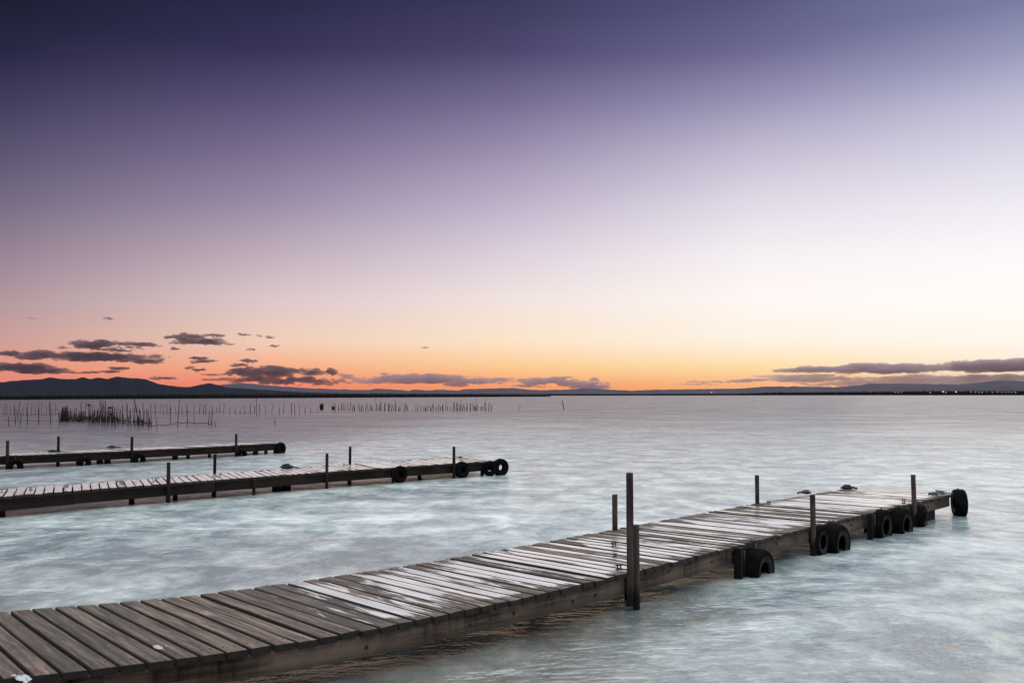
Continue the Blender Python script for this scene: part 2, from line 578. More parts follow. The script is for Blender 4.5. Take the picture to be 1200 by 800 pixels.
def post(parent, p, ztop, zbot, r, mat=None, lean=(0, 0), square=False, name='post', rz=0.6):
    bm = bmesh.new()
    n = 5
    pts = [(p.x + lean[0] * (i / n), p.y + lean[1] * (i / n), zbot + (ztop - zbot) * i / n) for i in range(n + 1)]
    if square:
        tube(bm, pts, [r * 1.35] * (n + 1), 4, jitter=0.03, ring0=rz)
    else:
        tube(bm, pts, [r * (1.06 - 0.1 * i / n) for i in range(n + 1)], 9, jitter=0.06)
    bmesh.ops.bevel(bm, geom=[e for e in bm.edges if e.is_boundary is False and abs(e.verts[0].co.z - ztop) < 1e-4 and abs(e.verts[1].co.z - ztop) < 1e-4],
                    offset=r * 0.2, segments=1, affect='EDGES')
    return obj(name, bm, mat or M_POST, parent)


def z_at(p, y):
    """height seen at photo row y above plan point p"""
    k = (400.0 - y) / F
    # solve (dz*c - Y*s)/(Y*c + dz*s) = k
    c_, s_ = math.cos(PITCH), math.sin(PITCH)
    dz = p.y * (k * c_ + s_) / (c_ - k * s_)
    return CAM_H + dz


# --- near pier
NL = [(22, 716), (51, 713.5), (79.5, 710.5), (106.5, 708), (132, 705), (157, 703), (182, 700.5), (204.5, 697.3), (227, 695), (249, 692.8), (271, 690.5), (292, 688.5),
      (312, 686.4), (332, 684.4), (369, 680.5), (404, 675.4), (432, 669.8), (462, 664.4), (490, 659.7), (512.5, 656), (529, 653.2), (568.7, 646.9), (602.5, 640.3),
      (640, 633.7), (681, 625.4), (715, 620.5), (733, 617.5), (790, 607), (837, 599), (884.5, 590.5), (925, 583), (961, 577), (980, 574), (994, 572)]
NR = [(120, 786.5), (154.5, 781), (187, 775.5), (218.5, 770), (248, 765.5), (276, 760.6), (303, 756), (330.5, 752), (355, 748), (380, 744), (402, 740), (424, 737),
      (448, 733.8), (468.5, 730.5), (490, 727.5), (509, 724.2), (525.6, 721), (544, 717.5), (563, 713), (580, 709), (610, 702), (640, 694.7), (659, 689.5), (681, 684),
      (719, 672.5), (735, 670), (748.5, 667), (800, 653), (821.5, 648.5), (860, 640), (884.5, 634), (930, 622.5), (947.5, 618.5), (976, 611), (1012.5, 603), (1059, 591.8), (1071, 589.5), (1092.5, 584.4), (1115, 578.8)]
L, Rr = Edge(NL, 4), Edge(NR, 4)
MEAN = (L.len + Rr.len) / 2
U0 = -3.2 / MEAN


def wet_main(u, rnd):
    g = min(1, max(0, (u - 0.085) / 0.07))
    g = g * g * (3 - 2 * g)
    return -0.30 + g * (0.395 + rnd.gauss(0.0, 0.10))


pier = empty('wooden_pier', (L.at(0.5) + Rr.at(0.5)) / 2, 'long weathered plank pier in the foreground running out to hanging tyres', 'pier', 'plank piers on the lake')
pier['near'] = 1
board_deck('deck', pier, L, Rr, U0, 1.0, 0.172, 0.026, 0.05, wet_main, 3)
del pier['near']
ZB = DECK - 0.055
beam('side_beam', pier, Rr, U0, 1.0, 0.035, 1, DECK - 0.215, ZB, 0.07, M_BEAM, 3.1, 5)
beam('side_beam', pier, L, U0, 1.0, 0.035, -1, DECK - 0.215, ZB, 0.07, M_BEAM, 3.1, 9)
# end fascia and cross beams
def cross(parent, u, LL, RR, z0, z1, width, mat, name='cross_beam', ext=0.0):
    a, b = LL.at(u), RR.at(u)
    ax = (b - a).normalized()
    a, b = a - ax * ext, b + ax * ext
    bm = bmesh.new()
    c = (a + b) / 2
    box(bm, c, (b - a).length, width, z0, z1, math.atan2((b - a).y, (b - a).x))
    return obj(name, bm, mat, parent)


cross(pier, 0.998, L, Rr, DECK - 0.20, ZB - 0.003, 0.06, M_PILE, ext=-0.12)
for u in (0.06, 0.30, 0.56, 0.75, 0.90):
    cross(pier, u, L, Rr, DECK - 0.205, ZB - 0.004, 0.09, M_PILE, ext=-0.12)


def edge_post(parent, E, side, x, ytop, zbot, r, out, **kw):
    u = E.u_of_col(x)
    nr, tn = normal_at(E, u, side)
    p = E.at(u) + nr * out
    # keep the photo column after moving outward
    tx = at_y(x, 500, p.y).x
    p = Vector((tx, p.y, 0))
    zt = z_at(p, ytop)
    return post(parent, p, zt, zbot, r, **kw), p


edge_post(pier, L, -1, 720, 579, -1.2, 0.034, -0.06, square=True, rz=0.9)
edge_post(pier, L, -1, 886.3, 556.5, -1.2, 0.034, -0.06, square=True, rz=0.9)
post_tall, p_tall = edge_post(pier, Rr, 1, 737.5, 553.5, 0.05, 0.036, 0.005, square=True, rz=0.95)
edge_post(pier, Rr, 1, 744.5, 614.5, -1.2, 0.036, 0.055)
edge_post(pier, Rr, 1, 863.5, 641, -1.2, 0.045, 0.045, mat=M_PILE, square=True)
edge_post(pier, Rr, 1, 870.5, 645, -1.2, 0.012, 0.10)
edge_post(pier, Rr, 1, 951, 579.5, -1.2, 0.038, 0.045)
edge_post(pier, Rr, 1, 1017.5, 601, -1.2, 0.04, 0.045, mat=M_PILE, square=True)
edge_post(pier, Rr, 1, 1022.8, 602, -1.2, 0.012, 0.10)
edge_post(pier, Rr, 1, 1071, 556, -1.2, 0.040, 0.05, lean=(-0.03, 0.0))
for x in (430, 553, 606, 675, 700, 786, 838, 912, 934, 1000, 1090):
    u = Rr.u_of_col(x)
    nr, tn = normal_at(Rr, u, 1)
    p = Rr.at(u) + nr * -0.038
    bm = bmesh.new()
    zc = DECK - random.uniform(0.10, 0.16)
    tube(bm, [(p.x, p.y, zc), (p.x + nr.x * .016, p.y + nr.y * .016, zc)], 0.014, 8)
    obj('bolt', bm, M_NAIL, pier)
# piles under the deck
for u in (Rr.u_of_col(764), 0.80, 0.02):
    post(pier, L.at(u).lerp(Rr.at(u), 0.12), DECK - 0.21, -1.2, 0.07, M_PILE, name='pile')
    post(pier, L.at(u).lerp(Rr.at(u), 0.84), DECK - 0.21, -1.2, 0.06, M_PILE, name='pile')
bm = bmesh.new()
ue = Rr.u_of_col(1096)
pe = L.at(ue).lerp(Rr.at(ue), 0.88)
_, tn = normal_at(Rr, ue, 1)
box(bm, pe, 0.42, 0.30, -1.0, DECK - 0.218, math.atan2(tn.y, tn.x))
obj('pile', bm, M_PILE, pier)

# --- middle pier
MR = [(2.7, 581.3), (30.7, 579.8), (64, 577.3), (110, 573.2), (157, 569), (197, 566.2), (251, 562), (301, 558.3), (383, 552.5), (455, 548.6), (465, 547.5), (532, 543), (546, 542), (582, 539.3)]
ML = [(3, 573), (53, 569), (107, 564.4), (157, 561), (203, 558), (257, 554.5), (310, 550.6), (367, 546.8), (387, 545.3), (433, 542), (482, 538.2), (516, 536.2), (541, 535)]
mL, mR = Edge(ML, 2), Edge(MR, 2)
mm = (mL.len + mR.len) / 2


def wet_all(u, rnd):
    return 0.17 + rnd.gauss(0, 0.08)


pier2 = empty('wooden_pier', (mL.at(0.5) + mR.at(0.5)) / 2, 'narrow pier with bright wet boards in the middle, behind the long foreground pier', 'pier', 'plank piers on the lake')
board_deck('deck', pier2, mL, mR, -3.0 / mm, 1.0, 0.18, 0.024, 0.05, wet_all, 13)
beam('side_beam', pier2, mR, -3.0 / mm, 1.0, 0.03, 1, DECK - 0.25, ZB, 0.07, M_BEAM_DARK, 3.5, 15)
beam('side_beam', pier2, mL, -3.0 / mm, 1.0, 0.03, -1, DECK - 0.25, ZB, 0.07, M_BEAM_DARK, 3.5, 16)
cross(pier2, 0.997, mL, mR, DECK - 0.20, ZB - 0.003, 0.06, M_PILE, ext=-0.12)
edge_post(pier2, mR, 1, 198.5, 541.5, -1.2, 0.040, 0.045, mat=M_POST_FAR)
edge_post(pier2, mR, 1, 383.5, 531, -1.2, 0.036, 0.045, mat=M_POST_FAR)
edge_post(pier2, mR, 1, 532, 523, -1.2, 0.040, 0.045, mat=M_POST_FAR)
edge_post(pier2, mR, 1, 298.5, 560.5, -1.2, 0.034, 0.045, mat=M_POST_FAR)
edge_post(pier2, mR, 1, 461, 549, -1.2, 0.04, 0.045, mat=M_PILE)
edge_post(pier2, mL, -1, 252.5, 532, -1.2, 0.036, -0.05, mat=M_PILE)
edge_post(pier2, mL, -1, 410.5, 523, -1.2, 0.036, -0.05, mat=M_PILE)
for x, f, r in ((5, 0.9, 0.06), (156, 0.8, 0.055), (207, 0.8, 0.05), (252, 0.75, 0.05), (410, 0.7, 0.05), (326, 0.75, 0.12), (336, 0.75, 0.12), (492, 0.8, 0.05), (565, 0.85, 0.05)):
    u = mR.u_of_col(x)
    p = mL.at(u).lerp(mR.at(u), f)
    p.x = at_y(x, 500, p.y).x
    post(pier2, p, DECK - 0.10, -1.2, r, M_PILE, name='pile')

# --- far pier
FR = [(3, 534), (12, 533.6), (60, 532), (96, 530.8), (156, 527.6), (170, 527), (220, 524.5), (276.5, 521.6), (329, 518.8)]
fR = Edge(FR, 2)


class Offset:
    def __init__(self, E, d):
        self.E, self.d, self.len = E, d, E.len

    def at(self, u):
        nr, _ = normal_at(self.E, u, -1)
        return self.E.at(u) + nr * self.d


fL = Offset(fR, 1.45)
pier3 = empty('wooden_pier', fR.at(0.5), 'most distant and shortest plank pier, nearest the fish trap stakes', 'pier', 'plank piers on the lake')
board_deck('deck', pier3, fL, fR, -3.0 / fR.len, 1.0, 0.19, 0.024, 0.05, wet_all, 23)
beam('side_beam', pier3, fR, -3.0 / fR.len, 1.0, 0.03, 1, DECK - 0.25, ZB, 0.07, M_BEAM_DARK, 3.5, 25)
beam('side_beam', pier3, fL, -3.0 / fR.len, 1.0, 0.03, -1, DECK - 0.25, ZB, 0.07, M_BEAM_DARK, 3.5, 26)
cross(pier3, 0.997, fL, fR, DECK - 0.20, ZB - 0.003, 0.06, M_PILE, ext=-0.1)
for x, y in ((9.5, 516), (155, 511.5), (277, 508)):
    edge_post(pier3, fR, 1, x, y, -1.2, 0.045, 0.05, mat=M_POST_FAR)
u = fR.u_of_col(69)
p = fL.at(u) + Vector((0, -0.05, 0))
p.x = at_y(69, 500, p.y).x
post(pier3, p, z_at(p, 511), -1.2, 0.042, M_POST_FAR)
for x, f, r in ((69, 0.9, 0.055), (118, 0.8, 0.10), (127, 0.8, 0.10), (92, .85, .05), (206, 0.8, 0.10), (221, .8, .06), (300, .8, .10), (312, .8, .06), (323, 0.85, 0.08), (246, .8, .05)):
    u = fR.u_of_col(x)
    p = fL.at(u).lerp(fR.at(u), f)
    p.x = at_y(x, 500, p.y).x
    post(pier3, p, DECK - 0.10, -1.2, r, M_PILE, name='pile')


# ------------------------------------------------------------------ tyres
def tyre_mesh(rad, width, hole=0.56, seed=0):
    """profile turned round the local Y axis; grooves cut the tread"""
    rnd = random.Random(seed)
    bm = bmesh.new()
    h = width / 2
    ri = rad * hole
    prof = [(ri, -h * 0.72), (ri * 1.05, -h * 0.88), (rad * 0.70, -h * 1.0), (rad * 0.84, -h * 1.04), (rad * 0.93, -h * 0.93), (rad * 0.985, -h * 0.72),
            (rad, -h * 0.45), (rad * 0.975, -h * 0.42), (rad * 0.975, -h * 0.34), (rad, -h * 0.31), (rad, -h * 0.05), (rad * 0.975, -h * 0.03)]
    prof = prof + [(r, -y) for r, y in reversed(prof)]
    inner = [(rad * 0.72, h * 0.80), (rad * 0.88, h * 0.72), (rad * 0.92, 0), (rad * 0.88, -h * 0.72), (rad * 0.72, -h * 0.80)]
    prof = prof + inner
    N = 48
    rings = []
    for k in range(N):
        a = 2 * math.pi * k / N
        wob = 1 + 0.012 * math.sin(2 * a + seed)
        cut = 0.985 if k % 2 else 1.0
        ring = []
        for r, y in prof:
            rr = r * wob * (cut if r > rad * 0.982 else 1)
            ring.append(bm.verts.new((rr * math.cos(a), y, rr * math.sin(a))))
        rings.append(ring)
    n = len(prof)
    for k in range(N):
        a, b = rings[k], rings[(k + 1) % N]
        for j in range(n):
            j2 = (j + 1) % n
            f = bm.faces.new((a[j], a[j2], b[j2], b[j]))
            rj = max(prof[j][0], prof[j2][0])
            if rad * 0.66 < rj < rad * 0.72 and j < 24:
                f.material_index = 1
            f.smooth = True
    return bm


def hang_tyre(E, side, x, ytop, rad, width, label, group, face=None, out=0.03, tilt=0.0, ropez=None, hole=0.42, extra=None, bead=True):
    u = E.u_of_col(x)
    nr, tn = normal_at(E, u, side)
    p = E.at(u) + nr * (width / 2 + out)
    if extra:
        p += extra
    p.x = at_y(x, 500, p.y).x
    zt = z_at(p, ytop)
    c = Vector((p.x, p.y, zt - rad))
    e = empty('tyre', c, label, 'tyre', group)
    fn = face if face is not None else math.degrees(math.atan2(nr.y, nr.x))
    o = obj('tread', tyre_mesh(rad, width, hole, int(x)), (M_RUBBER, M_RIMLINE if bead else M_RUBBER), None)
    o.parent = e
    o.rotation_euler = (R(tilt), 0, R(fn - 90))
    # rope from the top of the tyre up over the deck edge
    bm = bmesh.new()
    top = Vector((0, 0, rad * 0.62))
    dk = (E.at(u) - nr * 0.06 - c)
    dk.z = (DECK + 0.012) - c.z
    ed = (E.at(u) + nr * 0.012 - c)
    ed.z = DECK + 0.004 - c.z
    pts = [top, top + Vector((0, 0, rad * 0.45)) + (ed - top) * 0.15, ed, dk]
    tube(bm, pts, 0.011, 6)
    r_ = obj('rope', bm, M_ROPE, None, smooth=True)
    r_.parent = e
    return e


GT = 'tyres hanging along the foreground pier'
hang_tyre(Rr, 1, 884, 642.5, 0.27, 0.26, 'black tyre nearest the camera, hanging low beside the square pile on the foreground pier', GT)
hang_tyre(Rr, 1, 958.5, 615.5, 0.22, 0.12, 'thin tyre just right of the rounded post, half hidden by the wide grey tyre', GT, out=0.0)
hang_tyre(Rr, 1, 975, 613, 0.28, 0.27, 'wide grey scuffed tyre hanging with its open face to the right', GT, out=0.06)
hang_tyre(Rr, 1, 1031, 596.5, 0.27, 0.16, 'tyre with pale rim line hanging right against the square dark pile', GT)
hang_tyre(Rr, 1, 1052, 594.5, 0.27, 0.25, 'fat black tyre between the pale rimmed tyre and the leaning post', GT, out=0.04)
u1073 = Rr.u_of_col(1077)
n1073, _ = normal_at(Rr, u1073, 1)
hang_tyre(Rr, 1, 1077, 591.5, 0.20, 0.14, 'small tyre seen edge on at the foot of the leaning post', GT, face=-32, out=0.10)
hang_tyre(Rr, 1, 1122, 573.0, 0.25, 0.20, 'tyre standing upright against the outer end of the foreground pier', GT, face=-12, out=-0.16)

GT2 = 'tyres hanging along the middle pier'
hang_tyre(mR, 1, 469, 545.6, 0.21, 0.12, 'tyre hanging on the middle pier about midway between its last two front posts', GT2, hole=0.34, bead=False)
hang_tyre(mR, 1, 541.5, 540.2, 0.22, 0.13, 'tyre hanging beside the last front post of the middle pier', GT2, hole=0.34, bead=False)
hang_tyre(mR, 1, 574, 540.2, 0.2, 0.13, 'dark tyre hanging low just before the end tyre of the middle pier', GT2, face=-75, hole=0.34, bead=False)
hang_tyre(mR, 1, 586.5, 537, 0.24, 0.14, 'tyre with open centre at the outer end of the middle pier', GT2, face=-55, out=-0.05, hole=0.34, bead=False)
GT3 = 'tyres hanging along the distant pier'
hang_tyre(fR, 1, 19, 538, 0.22, 0.18, 'dark tyre hanging under the left end of the distant pier', GT3, hole=0.34, bead=False)
hang_tyre(fR, 1, 100, 535.5, 0.19, 0.16, 'tyre under the distant pier between its second and third posts', GT3, hole=0.34, bead=False)
hang_tyre(fR, 1, 164, 531.5, 0.20, 0.13, 'tyre right beside the third post of the distant pier', GT3, hole=0.34, bead=False)
hang_tyre(fR, 1, 284, 526.2, 0.19, 0.15, 'dark tyre beside the last post of the distant pier', GT3, hole=0.34, bead=False)
hang_tyre(fR, 1, 329, 518, 0.24, 0.16, 'tyre at the outer right end of the distant pier', GT3, face=-25, out=-0.08, hole=0.34, bead=False)


# ------------------------------------------------------------------ small things on the decks
def lump(name, x, y, sx, sy, h, mat, label, cat, seed, rz=0.0):
    """soft heap (rope or folded net)"""
    p = at_z(x, y, DECK)
    bm = bmesh.new()
    rnd = random.Random(seed)
    turns = 4
    pts = []
    for k in range(turns * 14):
        a = 2 * math.pi * k / 14
        f = 1 - 0.75 * k / (turns * 14)
        pts.append((sx / 2 * f * math.cos(a) + rnd.gauss(0, .012), sy / 2 * f * math.sin(a) + rnd.gauss(0, .012), 0.02 + h * (k / (turns * 14)) * 0.75 + rnd.uniform(0, .012)))
    pts += [(sx * 0.3, 0.0, h * 0.6), (sx * 0.62, 0.02, 0.03), (sx * 0.95, 0.05, 0.012)]
    tube(bm, pts, 0.018, 6)
    r = bmesh.ops.create_icosphere(bm, subdivisions=3, radius=1.0)
    for v in r['verts']:
        q = v.co.copy()
        k = 1 + 0.22 * noise.noise(q * 2.3 + Vector((seed, 0, 0)))
        v.co = Vector((q.x * sx * 0.36 * k, q.y * sy * 0.36 * k, max(0.0, q.z) * h * 0.9 * k + 0.004))
    o = obj(name, bm, mat, None, smooth=True)
    o.location = (p.x, p.y, DECK)
    o.rotation_euler = (0, 0, rz)
    return tag(o, label, cat)


lump('rope_heap', 993, 573.0, 0.22, 0.2, 0.07, M_NETC, 'dark rope heap with a loose tail on the far left corner of the foreground deck', 'rope', 1, 0.1)
lump('rope_heap', 944.5, 578.6, 0.15, 0.14, 0.045, M_ROPE, 'flat low heap of rope on the left deck edge behind the rounded post', 'rope', 2, 2.6)
lump('rope_heap', 335.5, 548.8, 0.30, 0.28, 0.11, M_NETC, 'rounded dark heap on the far edge of the middle pier', 'rope', 3, 0.2)
lump('rope_heap', 131, 525.0, 0.3, 0.26, 0.07, M_NETC, 'dark flat heap lying on the distant pier near its third post', 'rope', 4, 0.1)
lump('rope_heap', 61, 529.3, 0.26, 0.2, 0.04, M_NETC, 'low dark heap on the distant pier left of its second post', 'rope', 5, 0.1)


def cleat(x, y, s, label, rz=0.5):
    p = at_z(x, y, DECK)
    s *= 0.75
    e = empty('mooring_cleat', (p.x, p.y, DECK), label, 'cleat', 'mooring fittings on the decks')
    e.rotation_euler = (0, 0, rz)
    bm = bmesh.new()
    box(bm, (0, 0), 0.10 * s, 0.035 * s, 0.0, 0.010 * s)
    o = obj('base_plate', bm, M_NAIL)
    o.parent = e
    for k in (-1, 1):
        bm = bmesh.new()
        tube(bm, [(k * 0.026 * s, 0, 0.01 * s), (k * 0.026 * s, 0, 0.055 * s), (k * 0.034 * s, 0, 0.075 * s)], [0.011 * s, 0.009 * s, 0.010 * s], 8)
        o = obj('peg', bm, M_NAIL)
        o.parent = e
    bm = bmesh.new()
    tube(bm, [(-0.06 * s, 0, 0.062 * s), (0, 0, 0.056 * s), (0.06 * s, 0, 0.062 * s)], 0.009 * s, 8)
    o = obj('horn', bm, M_NAIL)
    o.parent = e
    return e


cleat(725.5, 667, 1.0, 'iron cleat on the wet boards just left of the tall square post')
cleat(719.5, 640, 0.9, 'iron cleat furthest back of those beside the tall square post')
cleat(720.5, 651.5, 0.6, 'smallest iron cleat, midway across the deck beside the tall square post')
cleat(901, 590.5, 1.0, 'iron cleat on the left deck edge just past the back post')
cleat(1059, 589, 1.0, 'iron cleat on the deck just left of the leaning post')
cleat(258, 557, 0.9, 'iron cleat beside the first back post of the middle pier')
cleat(403, 545, 0.8, 'iron cleat left of the second back post of the middle pier')
cleat(540, 537.2, 1.3, 'iron cleat on the far deck corner of the middle pier')

# tangled rope at the pier end
p0 = at_z(1104, 579.3, DECK)
bm = bmesh.new()
rnd = random.Random(5)
pts = []
_, tn = normal_at(Rr, 0.97, 1)
for k in range(60):
    f = k / 59
    pts.append(Vector((-tn.x * 0.55 * f, -tn.y * 0.55 * f, 0.02)) + Vector((rnd.gauss(0, .05), rnd.gauss(0, .05), abs(rnd.gauss(0, 0.022)))))
tube(bm, pts, 0.011, 6)
o = obj('tangled_rope', bm, M_BLUE, smooth=True)
o.location = (p0.x, p0.y, DECK + 0.008)
tag(o, 'tangle of faded bluish rope on the outer end of the foreground deck', 'rope')


def splat(x, y, s, seed, label, stretch=2.0, rz=0.0):
    p = at_z(x, y, DECK)
    rnd = random.Random(seed)
    bm = bmesh.new()
    N = 26
    for q, (cx, cy, r) in enumerate([(0, 0, s)] + [(rnd.gauss(0, s * 1.3) * stretch * .6, rnd.gauss(0, s * .6), s * rnd.uniform(.12, .3)) for _ in range(5)]):
        a = [bm.verts.new((cx + r * stretch * math.cos(t_) * (1 + .35 * noise.noise(Vector((math.cos(t_) * 1.6, math.sin(t_) * 1.6, seed + q)))),
                           cy + r * math.sin(t_) * (1 + .45 * noise.noise(Vector((math.cos(t_) * 2.2, math.sin(t_) * 2.2, seed + 9 + q)))), 0)) for t_ in (2 * math.pi * k / N for k in range(N))]
        f0 = bm.faces.new(a)
        ex = bmesh.ops.extrude_face_region(bm, geom=[f0])
        for v in ex['geom']:
            if isinstance(v, bmesh.types.BMVert):
                v.co = Vector((cx + (v.co.x - cx) * .8, cy + (v.co.y - cy) * .8, 0.006))
    o = obj('bird_dropping', bm, M_DROP)
    o.location = (p.x, p.y, DECK + 0.006)
    o.rotation_euler = (0, 0, rz)
    return tag(o, label, 'bird dropping')


pd = (Rr.at(0.05) - L.at(0.05))
RZD = math.atan2(pd.y, pd.x)
splat(185, 759, 0.026, 3, 'white bird dropping on a dry board near the left end of the foreground deck', 2.4, RZD)
splat(27, 795, 0.042, 5, 'large pale dropping at the bottom left corner of the picture', 2.2, RZD)

# ------------------------------------------------------------------ fish trap stakes
PROTO = {}


def stake_mesh(h, r, bend, seed):
    rnd = random.Random(seed)
    bm = bmesh.new()
    n = 4
    a = rnd.uniform(0, 6.28)
    pts = [(math.cos(a) * bend * (i / n) ** 2, math.sin(a) * bend * (i / n) ** 2, -0.8 + (h + 0.8) * i / n) for i in range(n + 1)]
    tube(bm, pts, [r * (1.1 - 0.45 * i / n) for i in range(n + 1)], 6, jitter=0.08)
    return bm


def stake(xb, yb, xt, yt, wpx, label, group=None, mat=None):
    p = at_z(xb, yb, 0)
    r = wpx / 2 * p.y / F
    q = at_y(xt, yt, p.y)
    h = max(0.2, q.z)
    bm = stake_mesh(h, r, random.uniform(0, 0.10), random.randint(0, 9999))
    dx = q.x - p.x
    for v in bm.verts:
        v.co.x += dx * max(0, v.co.z) / h
    o = obj('wooden_stake', bm, mat or M_STAKE)
    o.location = p
    return tag(o, label, 'stake', group)


G1 = 'thin stakes left of the fish trap'
for x, yb, yt, dx in ((18, 497, 477, -1), (24, 497, 484, 1), (32.5, 497, 477, 0), (45.5, 497, 477, 0), (59.5, 496, 470, -.5), (10, 498, 488, 0), (70, 497, 484, 0)):
    stake(x, yb, x + dx, yt, 1.0, 'thin dark stake standing in the nearer row left of the dense trap', G1)
stake(20.5, 490, 24, 470, 0.9, 'leaning stake crossing behind the nearer row at the far left')
G1b = 'faint far stakes left of the fish trap'
for k in range(17):
    x = 4 + k * 4.1 + random.uniform(-1, 1)
    stake(x, 486.5 + random.uniform(-.4, .4), x + random.gauss(0, 1.0), random.uniform(470, 479), 0.55, 'faint far stake in the back row left of the dense trap', G1b)
G2 = 'stakes of the dense fish trap, back side'
for k in range(42):
    x = 72.5 + k * 1.62 + random.uniform(-.6, .6)
    stake(x, 492.5 + random.uniform(-1, 2.2), x + random.gauss(0, .7), random.choice((470, 474, 478, 480, 481)) + random.uniform(-2, 2), random.uniform(.6, 1.1), 'reddish dark upright stake on the back side of the dense fish trap', G2, M_REED)
G3 = 'stakes of the dense fish trap, front side'
for k in range(40):
    x = 104 + k * 1.88 + random.uniform(-.6, .6)
    stake(x, 497.5 + random.uniform(-1, 3), x + random.gauss(0, .8) - (1.2 if x > 150 else 0), random.uniform(474, 485) - (3 if x > 140 else 0), random.uniform(.6, 1.1), 'reddish dark upright stake on the front side of the dense fish trap', G3, M_REED)
stake(163, 498, 157, 467, 1.5, 'long thick leaning pole rising highest out of the dense fish trap')
stake(105, 495, 104, 474.5, 1.0, 'stake in the dense trap carrying a dark bundle on its top')
G4 = 'separate stakes right of the fish trap'
for x, yb, yt, dx, wd in ((182, 486, 472, 0, .8), (192, 486, 474, 0, .6), (199.5, 497, 477, 0, .7), (208, 500, 468, .6, 1.0), (219.3, 498, 481, 0, 1.0), (228, 496, 484, 0, .6),
                           (219, 484, 471, 0, .6), (241, 485, 472, 0, .8), (257.5, 485, 472, 0, .8), (244, 498, 481, 1, 1.1), (247, 498, 482, 2.6, 1.1), (253, 499, 493, 0, 1.0), (184, 502, 489, -2, 1.0)):
    stake(x, yb, x + dx, yt, wd, 'separate dark stake in open water between the dense trap and the long stake row', G4)
G5 = 'thin stakes of the long row behind the open water'
for k in range(30):
    x = 181 + k * 6.6 + random.uniform(-2.5, 2.5)
    stake(x, 484.2 + random.uniform(-1.2, .8), x + random.gauss(0, .3), random.uniform(471, 479), random.uniform(.6, 1.0), 'thin stake in the sparse left part of the long far row', G5)
G6 = 'crowded stakes of the long far row'
for k in range(78):
    x = 393 + k * 2.36 + random.uniform(-1, 1)
    if 479 < x < 486:
        continue
    stake(x, 480.8 + random.uniform(-.5, .8), x + random.gauss(0, .9), random.uniform(471, 476.5), random.uniform(.7, 1.2), 'short stake in the crowded right part of the long far row', G6)
for x in (441, 446, 463, 540, 558, 569):
    stake(x, 480.5, x + random.gauss(0, .4), 466.5, .6, 'taller stake standing above the crowded right part of the long far row', 'taller stakes of the long far row')
stake(300.5, 486, 300.5, 466, .8, 'tallest stake of the sparse left part of the long far row')
stake(322, 497, 322.6, 489, .9, 'single low stake alone in the water in front of the long row')
stake(661, 479.3, 658.5, 469, 1.2, 'lone leaning stake far out to the right of every stake row')
stake(608, 480, 609.5, 475, .6, 'faint short stake alone just past the right end of the long row')


def brush(x0, y0, x1, y1, h0, h1, name, label, cat, mat, n=60, lo=0.2, thick=0.4):
    """screen of reeds and brushwood tied between stakes: many thin stems in one mat"""
    a, b = at_z(x0, y0, 0), at_z(x1, y1, 0)
    bm = bmesh.new()
    rnd = random.Random(int(x0 * 7 + y0))
    for k in range(n):
        f = rnd.random()
        p = a.lerp(b, f) + Vector((0, rnd.uniform(-thick, thick), 0))
        h = rnd.uniform(h0, h1) * (0.75 + 0.4 * noise.noise(Vector((f * 9, 0, x0))))
        r = rnd.uniform(.018, .045)
        tube(bm, [(p.x - a.x, p.y - a.y, -0.3), (p.x - a.x + rnd.gauss(0, .08), p.y - a.y + rnd.gauss(0, .05), h)], [r, r * .6], 4)
    for z in (lo, h0 * 0.6):
        tube(bm, [(a.lerp(b, f) - a) + Vector((0, 0, z + .05 * math.sin(f * 20))) for f in [i / 12 for i in range(13)]], .03, 5)
    o = obj(name, bm, mat)
    o.location = a
    return tag(o, label, cat)


brush(72, 493.5, 138, 494.5, 0.55, 1.15, 'reed_screen', 'dense brown reed screen along the back of the fish trap', 'reed screen', M_REED, 105)
brush(72, 493.5, 79, 492, 0.9, 1.6, 'reed_screen', 'dark tall reed bundle at the left corner of the fish trap', 'reed screen', M_REED, 46)
brush(132, 494, 178, 499.5, 0.35, 0.8, 'reed_screen', 'low dark reed screen at the right front of the fish trap', 'reed screen', M_REED, 42)
brush(375.3, 479.8, 378.8, 479.8, 0.85, 1.15, 'reed_bundle', 'square dark bundle standing in the far row left of the crowded stakes', 'reed bundle', M_REED, 60, thick=.3)
brush(389, 480, 391.5, 480, 0.45, 0.75, 'reed_bundle', 'narrower dark bundle just right of the square one in the far row', 'reed bundle', M_REED, 30, thick=.3)
# bundles on stake tops
for (x, y, s, lab) in ((104, 474.4, .11, 'dark bundle perched on a stake top above the dense trap'), (129, 477.5, .13, 'dark bundle caught high at the middle of the dense trap')):
    p = at_y(x, y, at_z(x, 494.5, 0).y)
    bm = bmesh.new()
    r = bmesh.ops.create_icosphere(bm, subdivisions=3, radius=s)
    for v in r['verts']:
        k = 1 + .35 * noise.noise(v.co * 9 + Vector((x, 0, 0)))
        v.co = Vector((v.co.x * 1.3 * k, v.co.y * k, v.co.z * .7 * k))
    o = obj('net_bundle', bm, M_NETC, smooth=True)
    o.location = p
    tag(o, lab, 'net bundle')


def cord(pts, r, label, name='net_line'):
    P = [at_z(x, y, 0) + Vector((0, 0, z)) for x, y, z in pts]
    a = P[0].copy()
    bm = bmesh.new()
    fine = []
    for p, q in zip(P, P[1:]):
        for i in range(6):
            fine.append(p.lerp(q, i / 6) - a - Vector((0, 0, .05 * math.sin(math.pi * i / 6))))
    fine.append(P[-1] - a)
    tube(bm, fine, r, 5)
    o = obj(name, bm, M_NETC)
    o.location = a
    return tag(o, label, 'net cord')


